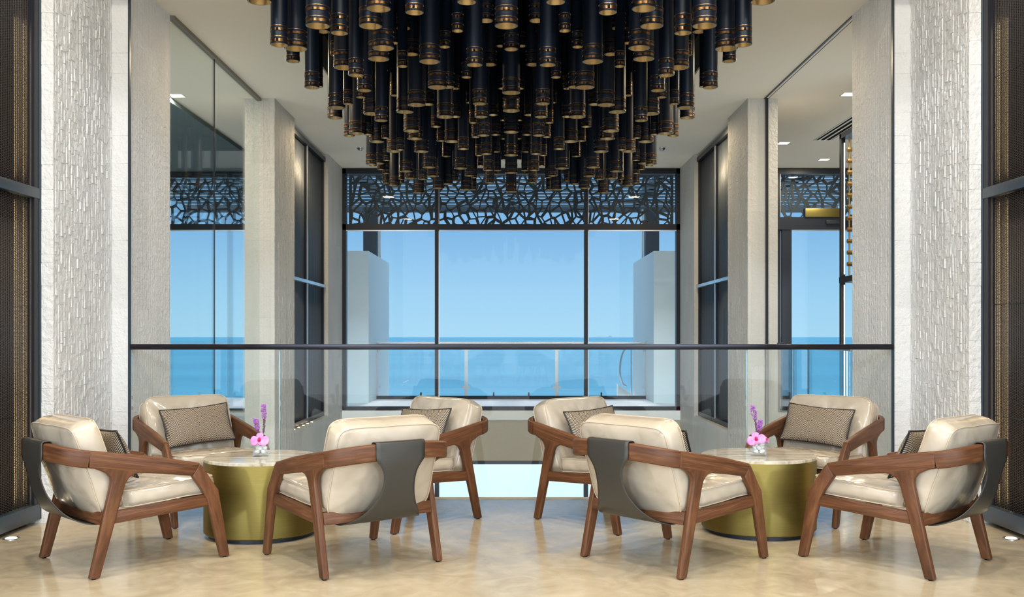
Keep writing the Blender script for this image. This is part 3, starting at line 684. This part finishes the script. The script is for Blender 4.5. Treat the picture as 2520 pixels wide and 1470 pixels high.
def cushion(w, d, t, crown, n=30, seed=0, tufts=(), wr=.004, tb=None):
    """boxed cushion: x half d, y half w; flat-ish bottom, crowned top, folded by tufts"""
    tb = crown*.5 if tb is None else tb
    bm = bmesh.new(); top, bot = {}, {}
    for i in range(n+1):
        for j in range(n+1):
            a, b = -1+2*i/n, -1+2*j/n; A, B = rrect(a, b, 9)
            x, y = A*d/2, B*w/2
            e = (1-abs(a)**2.6)*(1-abs(b)**2.6); e = max(e, 0)**.75
            z = t/2+crown*e
            z += wr*noise.noise(Vector((x*9+seed, y*9, 1)))*(.25+e)+wr*.6*noise.noise(Vector((x*24, y*24+seed, 4)))*(.4+e*.6)
            for tx, ty, dep, rad in tufts:
                dx, dy = x-tx, y-ty; r = math.hypot(dx, dy); th = math.atan2(dy, dx)
                z -= dep*math.exp(-(r/rad)**1.3); z += dep*.22*math.sin(th*7+seed)*math.exp(-((r-rad*1.1)/(rad*.9))**2)*min(1, r/.03)
            top[i, j] = bm.verts.new((x, y, z))
            zb = -t/2-tb*e+wr*.5*noise.noise(Vector((x*8+seed, y*8, 7)))
            bot[i, j] = bm.verts.new((x, y, zb))
    for i in range(n):
        for j in range(n):
            bm.faces.new((top[i,j], top[i+1,j], top[i+1,j+1], top[i,j+1])); bm.faces.new((bot[i,j], bot[i,j+1], bot[i+1,j+1], bot[i+1,j]))
    rim = [(i, 0) for i in range(n)]+[(n, j) for j in range(n)]+[(i, n) for i in range(n, 0, -1)]+[(0, j) for j in range(n, 0, -1)]
    lv = 4; cols = []
    for q in rim:
        T, Bv = top[q], bot[q]; c = [T]
        nx, ny = T.co.x/(d/2), T.co.y/(w/2)
        o = Vector((nx if abs(nx) > .97 else 0, ny if abs(ny) > .97 else 0, 0))
        if o.length > 0: o.normalize()
        for k in range(1, lv):
            f = k/lv; p = T.co.lerp(Bv.co, f)+o*(.012*math.sin(PI*f)+.002*noise.noise(Vector((T.co.x*14, T.co.y*14, f*3+seed))))
            c.append(bm.verts.new(p))
        c.append(Bv); cols.append(c)
    for k in range(len(cols)):
        A, B = cols[k], cols[(k+1) % len(cols)]
        for l in range(lv): bm.faces.new((A[l], A[l+1], B[l+1], B[l]))
    pt = [top[q].co.copy() for q in rim]; pb = [bot[q].co.copy() for q in rim]
    return bm, pt, pb

def make_cushion(name, parent, w, d, t, crown, loc, rot, seed, tufts=(), **kw):
    bm, pt, pb = cushion(w, d, t, crown, seed=seed, tufts=tufts, **kw)
    o = finish(bm, name, M['leather'], parent, ang=75); o.location = loc; o.rotation_euler = rot
    for ring_ in (pt, pb):
        b2 = bmesh.new(); tube_mesh(b2, [p*1.003 for p in ring_], .0032, 6, closed=True)
        finish(b2, 'piping', M['piping'], o, ang=80)
    return o

def make_chair():
    t = thing('lounge_armchair', 'x', 'armchair', (0,0,0))
    U = .366; V = .345; T = .018
    sh = lambda P: [(x-U, z) for x, z in P]
    # arcs for the flare where the rear leg meets the arm
    rear = [(-.027,0),(.027,0),(.150,.440),(.162,.475),(.178,.500),(.205,.517),(.240,.521),(.240,.56),(.0,.60),(-.02,.575),(.03,.552),(.062,.535),(.080,.512),(.084,.490),(.080,.465)]
    front = [(.706,0),(.760,0),(.690,.385),(.660,.425),(.598,.518),(.586,.532),(.572,.541),(.532,.474),(.590,.392),(.622,.335)]
    arm = [(.582,.5415),(.570,.5455),(.356,.594),(.180,.626),(.004,.656),(-.03,.660),(-.03,.570),(.0,.566),(.090,.548),(.184,.529),(.36,.504),(.530,.476),(.548,.490)]
    for s in (1, -1):
        y0, y1 = (V-T, V+T) if s > 0 else (-V-T, -V+T)
        for P, g in ((rear, 0), (front, 1)):
            dr = Vector((.15, 0, .5)) if g == 0 else Vector((-.12, 0, .5))
            o = finish(prism(sh(P), y0, y1, .009, tuple(dr), s*.9+g, 3), 'leg', M['wood'], t)
            fx = (0 if g == 0 else .733)-U
            gl = finish(lathe([(0,-.004),(.012,-.004),(.013,.001),(0,.001)], 12), 'glide', M['canopy'], o, loc=(fx, s*V, 0))
        finish(prism(sh(arm), y0-.001, y1+.001, .010, (1, 0, -.19), s*.37+.1, 3), 'armrest', M['wood'], t)
        rail = [(.085,.268),(.655,.298),(.655,.364),(.10,.334)]
        finish(prism(sh(rail), s*(V-.004)-.013, s*(V-.004)+.013, .004, (1,0,.05), s*.61), 'side_rail', M['wood'], t)
    P = [(-.028,V,.615),(-.066,V-.008,.622),(-.102,V-.032,.630),(-.132,V-.08,.638),(-.152,V-.16,.645),(-.162,.10,.649),(-.165,0,.650)]
    P = P+[(a, -b, c) for a, b, c in P[-2::-1]]
    path = [Vector((p.x-U, p.y, p.z)) for p in catmull(P, 6)]
    finish(sweep(path, .038, .090, .013, 3, .2), 'crest_rail', M['wood'], t)
    finish(prism([(.035-U,.266),(.065-U,.266),(.080-U,.330),(.050-U,.330)], -V+.018, V-.018, .004, (0,1,0), .5), 'rear_rail', M['wood'], t)
    finish(prism([(.628-U,.300),(.656-U,.300),(.652-U,.358),(.624-U,.358)], -V+.018, V-.018, .004, (0,1,0), .8), 'front_rail', M['wood'], t)
    # leather sling: over the crest, down the back, under the rear rail
    S = [(-.140,.600,.29),(-.139,.652,.29),(-.142,.694,.29),(-.165,.7005,.29),(-.188,.694,.29),(-.192,.650,.29),(-.190,.610,.285),(-.187,.583,.245),(-.181,.550,.205),(-.173,.510,.188),(-.161,.465,.190),(-.142,.412,.215),(-.110,.355,.275),(-.075,.312,.345),(-.03,.280,.41),(.015,.262,.455),(.060,.256,.48),(.105,.262,.50)]
    SP = catmull([(a, c, b) for a, b, c in S], 3)
    bm = bmesh.new(); G = []; nw = 12
    for p in SP:
        row = []
        for k in range(nw+1):
            f = -1+2*k/nw; y = f*p.y/2
            cx = .010*(1-min(1, abs(p.z-.65)/.1))*(abs(y)/.15)**2   # follows the curve of the crest
            row.append(bm.verts.new((p.x-U+cx, y, p.z)))
        G.append(row)
    for i in range(len(G)-1):
        for k in range(nw): bm.faces.new((G[i][k], G[i][k+1], G[i+1][k+1], G[i+1][k]))
    sl = finish(bm, 'leather_sling', M['black_leather'], t, ang=80)
    so = sl.modifiers.new('s', 'SOLIDIFY'); so.thickness = .005; so.offset = 0
    # cushions
    make_cushion('seat_cushion', t, .635, .54, .085, .022, ((.435)-U, 0, .398), (0, -.06, 0), 3, tufts=((.0, .12, .010, .05), (.0, -.12, .010, .05)), wr=.008)
    # back cushion: its local x runs up the back, local z to the front
    q = make_cushion('back_cushion', t, .615, .50, .125, .032, (.038-U+.005, 0, .556), (0, 0, 0), 11, tufts=((.09, .0, .030, .055),), wr=.012, tb=.045)
    up = Vector((-.155, 0, .466)).normalized(); fr = Vector((.466, 0, .155)).normalized(); yv = fr.cross(up)
    q.rotation_euler = Matrix((up, yv, fr)).transposed().to_euler()
    return t

def make_pillow():
    w, h, T = .50, .285, .13; n = 26
    bm = bmesh.new(); uvl = bm.loops.layers.uv.verify(); S = {}
    for sd in (1, -1):
        for i in range(n+1):
            for j in range(n+1):
                a, b = -1+2*i/n, -1+2*j/n
                e = (max(0, 1-a*a)**.5)*(max(0, 1-b*b)**.45)
                x = a*w/2*(1-.05*(1-b*b)); y = b*h/2*(1-.09*(1-a*a))
                z = sd*(T/2)*e+.004*noise.noise(Vector((x*10, y*10, sd)))
                if i in (0, n) or j in (0, n):
                    if sd == -1: S[sd, i, j] = S[1, i, j]; continue
                S[sd, i, j] = bm.verts.new((x, y, z))
    for sd in (1, -1):
        for i in range(n):
            for j in range(n):
                q = [(i,j),(i+1,j),(i+1,j+1),(i,j+1)]
                f = bm.faces.new([S[sd, a, b] for a, b in q])
                for l, (a, b) in zip(f.loops, q): l[uvl].uv = (a/n*w*2, b/n*h*2)
    rim = [S[1,i,0] for i in range(n)]+[S[1,n,j] for j in range(n)]+[S[1,i,n] for i in range(n,0,-1)]+[S[1,0,j] for j in range(n,0,-1)]
    rp = [v.co.copy() for v in rim]
    o = finish(bm, 'lumbar_pillow', M['chevron'], ang=80)
    b2 = bmesh.new(); tube_mesh(b2, rp, .0055, 7, closed=True); finish(b2, 'piping', M['black_piping'], o, ang=80)
    return o

chair0 = make_chair(); pillow0 = make_pillow()
CH = [  # x, y, facing degrees, chair label, pillow label, pillow (forward, sideways, roll)
 (-2.129, 5.54, 45, 'walnut armchair seen side-on in front of the left rattan screen, facing the left table', 'chevron pillow half hidden behind the armrest of the chair by the left screen', (.0, 0, 0)),
 (-2.151, 6.88, -51, 'walnut armchair facing us behind the left brass table, below the green glass wall', 'chevron pillow shown in full on the chair behind the left brass table', (.0, .01, .07)),
 (-.903, 5.529, 127, 'walnut armchair with its leather-slung back to us, beside the left brass table', 'chevron pillow hidden behind the back cushion of the chair right of the left table', (0, 0, 0)),
 (-.73, 6.69, 226, 'walnut armchair turned to the left table, partly behind the chair with its back to us', 'chevron pillow peeking over the chair back near the middle, left of the gap', (0, 0, .05)),
 (.68, 6.66, -48, 'walnut armchair turned to the right table, partly hidden at its front, right of the gap', 'chevron pillow cut off by a cream chair back, right of the central gap', (0, 0, .04)),
 (.92, 5.54, 41.5, 'walnut armchair with its leather-slung back to us, beside the right brass table', 'chevron pillow almost hidden behind the chair back left of the right table', (0, 0, 0)),
 (2.098, 6.88, 228, 'walnut armchair facing us behind the right brass table, near the corridor', 'chevron pillow shown in full on the chair behind the right brass table', (0, -.02, -.06)),
 (2.158, 5.52, 132, 'walnut armchair seen side-on in front of the right rattan screen, facing the right table', 'chevron pillow half hidden behind the armrest of the chair by the right screen', (0, 0, 0)),
]
for i, (x, y, a, lab, plab, po) in enumerate(CH):
    c = chair0 if i == 0 else copy_tree(chair0)
    c.location = (x, y, .004); c.rotation_euler = (0, 0, math.radians(a)); tag(c, lab, 'armchair', 'walnut lounge armchairs')
    p = pillow0 if i == 0 else copy_tree(pillow0)
    tilt = math.radians(24)
    up = Vector((-math.sin(tilt), 0, math.cos(tilt))); fr = Vector((math.cos(tilt), 0, math.sin(tilt))); wx = up.cross(fr)   # width axis
    R = Matrix((wx, up, fr)).transposed().to_4x4()
    Mx = Matrix.Translation((x, y, .004)) @ Matrix.Rotation(math.radians(a), 4, 'Z') @ Matrix.Translation((-.150+po[0], po[1], .612)) @ R @ Matrix.Rotation(po[2], 4, 'Z')
    p.matrix_world = Mx; p.location = Mx.to_translation(); p.rotation_euler = Mx.to_euler()
    tag(p, plab, 'pillow', 'chevron lumbar pillows')

# ------------------------------------------------------------------ tables and flowers
def make_table(x, y, r, lab):
    t = thing('drum_table', lab, 'side table', (x, y, 0), group='brass drum tables')
    finish(lathe([(0, 0), (r-.03, 0), (r-.03, .03)], 64), 'plinth', M['dark_metal'], t)
    finish(lathe([(r-.03, .026), (r-.006, .026), (r, .032), (r, .468), (r-.002, .471), (r-.006, .471)], 96), 'drum', M['brass'], t)
    finish(lathe([(r-.008, .466), (r-.001, .471), (r-.001, .487), (r-.004, .490), (0, .490)], 96), 'marble_top', M['marble'], t)
make_table(-1.578, 6.21, .355, 'brushed brass drum table with marble top among the chairs on the left')
make_table(1.59, 6.31, .36, 'brushed brass drum table with marble top among the chairs on the right')

pk = N('orchid_petal'); tc = pk.n('ShaderNodeTexCoord')
gr = pk.n('ShaderNodeTexNoise'); gr.inputs['Scale'].default_value = 30; pk.l(tc.outputs['Object'], gr.inputs['Vector'])
pk.l(pk.ramp(gr.outputs[0], [(.3, (.72,.16,.50)), (.7, (.82,.36,.66))]), pk.b.inputs['Base Color']); pk.b.inputs['Roughness'].default_value = .45
M['petal'] = pk.m; M['lip'] = simple('orchid_lip', (.55,.01,.12), .4); M['stem'] = simple('green_stem', (.13,.24,.05), .5)
M['floret'] = simple('violet_floret', (.42,.14,.55), .6); M['bud'] = simple('dark_bud', (.16,.07,.13), .6)
M['vase'] = mk_glass('vase_glass', (.985,.995,.995), .6)
def petal(bm, ang, L, W, tilt, mi=0):
    n = 8; m = 6; g = {}
    for i in range(n+1):
        f = i/n; ww = W*math.sin(PI*min(1, f*.92+.06))**.7*(.55+.6*f)*.5
        for j in range(m+1):
            s = -1+2*j/m; r = f*L; z = -.25*L*f*f+.10*L*(s*s)*math.sin(PI*f)
            v = Vector((r, s*ww, z)); v = Matrix.Rotation(-tilt, 3, 'Y') @ v; v = Matrix.Rotation(ang, 3, 'Z') @ v
            g[i, j] = bm.verts.new(v)
    for i in range(n):
        for j in range(m):
            fc = bm.faces.new((g[i,j], g[i+1,j], g[i+1,j+1], g[i,j+1])); fc.material_index = mi
def orchid(loc, rot, sc, lab):
    t = thing('orchid_blossom', lab, 'flower', loc); t.rotation_euler = rot; t.scale = (sc,)*3
    for k, (a, L, W) in enumerate(((90, .040, .045), (200, .052, .065), (340, .052, .065), (235, .040, .040), (305, .040, .040))):
        bm = bmesh.new(); petal(bm, math.radians(a), L, W, .12); o = finish(bm, 'petal', M['petal'], t, ang=80)
        so = o.modifiers.new('s', 'SOLIDIFY'); so.thickness = .0012
    bm = bmesh.new(); bmesh.ops.create_uvsphere(bm, u_segments=12, v_segments=8, radius=.010)
    for v in bm.verts: v.co = Vector((v.co.x*.8, v.co.y*1.1-.004, v.co.z*1.2+.006))
    petal(bm, math.radians(270), .020, .022, .5)
    finish(bm, 'lip', M['lip'], t, ang=80)
def spike(base, tip, hfl, lab, seed):
    rnd = random.Random(seed)
    t = thing('blazing_star_stem', lab, 'flower', base)
    d = Vector(tip)-Vector(base); mid = d*.5+Vector((rnd.uniform(-.01,.01), 0, 0))
    P = catmull([(0,0,0), mid, d], 10); bm = bmesh.new(); tube_mesh(bm, P, [.004-.002*i/len(P) for i in range(len(P))], 7)
    finish(bm, 'stem', M['stem'], t)
    L = d.length; bl = bmesh.new(); bu = bmesh.new()
    for k in range(230):
        f = k/230; pos = Vector(P[0]).lerp(d, .35+.65*f); q = .35+.65*f
        i = min(len(P)-2, int(q*(len(P)-1))); pos = P[i].lerp(P[i+1], q*(len(P)-1)-i)
        a = rnd.uniform(0, 2*PI); flower = q > 1-hfl
        rad = (.011+.006*math.sin(PI*(q-1+hfl)/hfl)) if flower else .006
        tg = bl if flower else bu
        c = pos+Vector((math.cos(a), math.sin(a), rnd.uniform(-.2, .5)))*rad*rnd.uniform(.6, 1.05)
        bmesh.ops.create_icosphere(tg, subdivisions=1, radius=rnd.uniform(.0028, .0045) if flower else .003, matrix=Matrix.Translation(c))
        if flower:
            e = c+(c-pos).normalized()*.007; tube_mesh(tg, [c, e], [.0013, .0004], 4)
    finish(bl, 'florets', M['floret'], t, ang=80); finish(bu, 'buds', M['bud'], t, ang=80)
def arrangement(x, y, side, mir):
    z = .490; w = .047; h = .095
    v = thing('glass_vase', 'square clear glass vase of white pebbles on the %s marble table' % side, 'vase', (x, y, z), math.radians(8*mir))
    bm = bmesh.new(); o_, i_ = w, w-.005
    ring_o = [(-o_,-o_),(o_,-o_),(o_,o_),(-o_,o_)]; ring_i = [(-i_,-i_),(i_,-i_),(i_,i_),(-i_,i_)]
    A = [bm.verts.new((*p, 0)) for p in ring_o]; B = [bm.verts.new((*p, h)) for p in ring_o]; Ci = [bm.verts.new((*p, h)) for p in ring_i]; D = [bm.verts.new((*p, .014)) for p in ring_i]
    bm.faces.new(A[::-1]); bm.faces.new(D)
    for k in range(4):
        l = (k+1) % 4
        bm.faces.new((A[k],A[l],B[l],B[k])); bm.faces.new((B[k],B[l],Ci[l],Ci[k])); bm.faces.new((Ci[k],Ci[l],D[l],D[k]))
    bmesh.ops.bevel(bm, geom=list(bm.edges), offset=.0012, segments=2, affect='EDGES')
    finish(bm, 'vessel', M['vase'], v)
    rnd = random.Random(5+mir)
    base = [(-.02,-.02),(.019,-.021),(-.019,.02),(.021,.019),(.0,.0),(-.02,-.001),(.021,.0),(0,-.022),(-.018,-.018),(.018,-.016),(.0,.018)]
    for k, (bx, by) in enumerate(base):
        lv = 0 if k < 4 else (1 if k < 8 else 2); bm = bmesh.new(); bmesh.ops.create_icosphere(bm, subdivisions=3, radius=1)
        sx_, sy_, sz_ = rnd.uniform(.017,.021), rnd.uniform(.015,.018), rnd.uniform(.013,.016); ph = rnd.uniform(0, 9)
        for q in bm.verts: q.co *= 1+.14*noise.noise(q.co*1.3+Vector((ph,0,0)))
        for q in bm.verts: q.co = Vector((q.co.x*sx_, q.co.y*sy_, q.co.z*sz_))
        o = finish(bm, 'pebble', M['pebble'], ang=80); o.location = (x+bx, y+by, z+.030+lv*.023); o.rotation_euler = (rnd.uniform(-.5,.5), rnd.uniform(-.5,.5), rnd.uniform(0,3))
        tag(o, 'smooth white pebble inside the glass vase on the %s table' % side, 'pebble', 'pebbles in the %s vase' % side)
    spike((x, y+.01, z+.06), (x+.012*1 if mir > 0 else x-.035, y+.01, z+.325 if mir > 0 else z+.315), .36, 'taller violet flower spike in the vase on the %s table' % side, 1+mir)
    spike((x-.005*mir, y-.005, z+.06), (x-.035 if mir > 0 else x+.01, y-.01, z+.235 if mir > 0 else z+.225), .40, 'shorter violet flower spike in the vase on the %s table' % side, 4+mir)
    if mir > 0:
        orchid((x, y-.045, z+.112), (math.radians(62), 0, 0), 1.15, 'pink orchid bloom with dark red lip on the vase of the left table')
    else:
        orchid((x-.025, y-.045, z+.115), (math.radians(60), math.radians(-12), math.radians(-10)), 1.15, 'larger pink orchid bloom leaning left over the right table vase')
        orchid((x+.045, y-.02, z+.108), (math.radians(55), math.radians(35), math.radians(35)), .75, 'smaller pink orchid bloom turned away on the right table vase')
arrangement(-1.585, 6.22, 'left', 1)
arrangement(1.572, 6.24, 'right', -1)

# ------------------------------------------------------------------ light
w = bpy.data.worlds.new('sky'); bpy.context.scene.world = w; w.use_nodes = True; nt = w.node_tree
bg = nt.nodes['Background']; tcw = nt.nodes.new('ShaderNodeTexCoord'); spw = nt.nodes.new('ShaderNodeSeparateXYZ'); rw = nt.nodes.new('ShaderNodeValToRGB')
nt.links.new(tcw.outputs['Generated'], spw.inputs[0]); nt.links.new(spw.outputs[2], rw.inputs[0]); nt.links.new(rw.outputs[0], bg.inputs[0])
el = rw.color_ramp.elements; el[0].position = 0; el[0].color = srgb(166, 213, 240); el[1].position = 1; el[1].color = srgb(70, 120, 190)
for p, c in ((.04, srgb(156,206,238)), (.11, srgb(128,182,228)), (.4, srgb(110,165,222))):
    e = rw.color_ramp.elements.new(p); e.color = c
bg.inputs[1].default_value = 1.0
# sky behind the camera brightened and paled to add light indoors
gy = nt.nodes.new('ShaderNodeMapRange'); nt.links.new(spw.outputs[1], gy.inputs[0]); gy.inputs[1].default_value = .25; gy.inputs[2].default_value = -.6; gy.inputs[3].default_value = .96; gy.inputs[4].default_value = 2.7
mw_ = nt.nodes.new('ShaderNodeMix'); mw_.data_type = 'RGBA'; mw_.inputs[7].default_value = (.80, .88, .95, 1); nt.links.new(rw.outputs[0], mw_.inputs[6])
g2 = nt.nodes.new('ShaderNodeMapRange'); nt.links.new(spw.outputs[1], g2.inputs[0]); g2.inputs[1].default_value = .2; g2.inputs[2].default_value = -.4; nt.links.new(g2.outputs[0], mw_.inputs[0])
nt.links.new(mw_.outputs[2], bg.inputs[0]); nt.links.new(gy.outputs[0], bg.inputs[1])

def area(name, loc, target, size, power, col, sy=None, spread=None):
    L = bpy.data.lights.new(name, 'AREA'); L.energy = power; L.color = col; L.size = size
    if sy: L.shape = 'RECTANGLE'; L.size_y = sy
    if spread: L.spread = spread
    o = bpy.data.objects.new(name, L); C.objects.link(o); o.location = loc
    o.rotation_euler = (Vector(target)-Vector(loc)).to_track_quat('-Z', 'Y').to_euler(); return o
S = bpy.data.lights.new('sun', 'SUN'); S.energy = 3.2; S.angle = math.radians(7); S.color = (1, .95, .86)
so = bpy.data.objects.new('sun', S); C.objects.link(so); so.rotation_euler = Vector((-.01, -.45, -1)).to_track_quat('-Z', 'Y').to_euler()
# two added suns standing in for low daylight behind the camera, angled apart
for nm_, az in (('low_fill_sun_east', 19), ('low_fill_sun_west', -19)):
    S2 = bpy.data.lights.new(nm_, 'SUN'); S2.energy = .55; S2.angle = math.radians(2.5); S2.color = (.72, .86, 1.0)
    s2 = bpy.data.objects.new(nm_, S2); C.objects.link(s2)
    s2.rotation_euler = Vector((math.sin(math.radians(az)), math.cos(math.radians(az)), -math.tan(math.radians(12)))).to_track_quat('-Z', 'Y').to_euler()
# unseen warm lamps added overhead to light the lounge, no fittings
for x in (-2.3, 0, 2.3):
    for y in (1.6, 4.4): area('lounge_fill', (x, y, 5.4), (x, y+.3, 0), .25, 74, (1, .88, .72))
for x in (-2.4, 2.4):
    for y in (9.6, 13.2): area('atrium_fill', (x, y, 3.98), (x, y, 0), .2, 34, (1, .78, .50))  # warm lamps added under the atrium ceiling, with no fittings
for x, y in ((3.90, 14.04), (4.90, 15.36), (3.86, 11.20), (-3.84, 11.27)):
    area('corridor_downlight', (x, y, CZ-.008), (x, y, 0), .13, 34, (1, .88, .68))

sc = bpy.context.scene
cam = bpy.data.cameras.new('camera'); cam.sensor_width = 36; cam.lens = 36*F/2520; cam.shift_x = 2/2520; cam.shift_y = 93/2520; cam.clip_end = 20000
co = bpy.data.objects.new('camera', cam); C.objects.link(co); co.location = (0, 0, EYE); co.rotation_euler = (PI/2, 0, 0); sc.camera = co
sc.view_settings.view_transform = 'Standard'; sc.view_settings.look = 'None'; sc.view_settings.gamma = 1; sc.view_settings.exposure = .12; sc.view_settings.use_curve_mapping = False
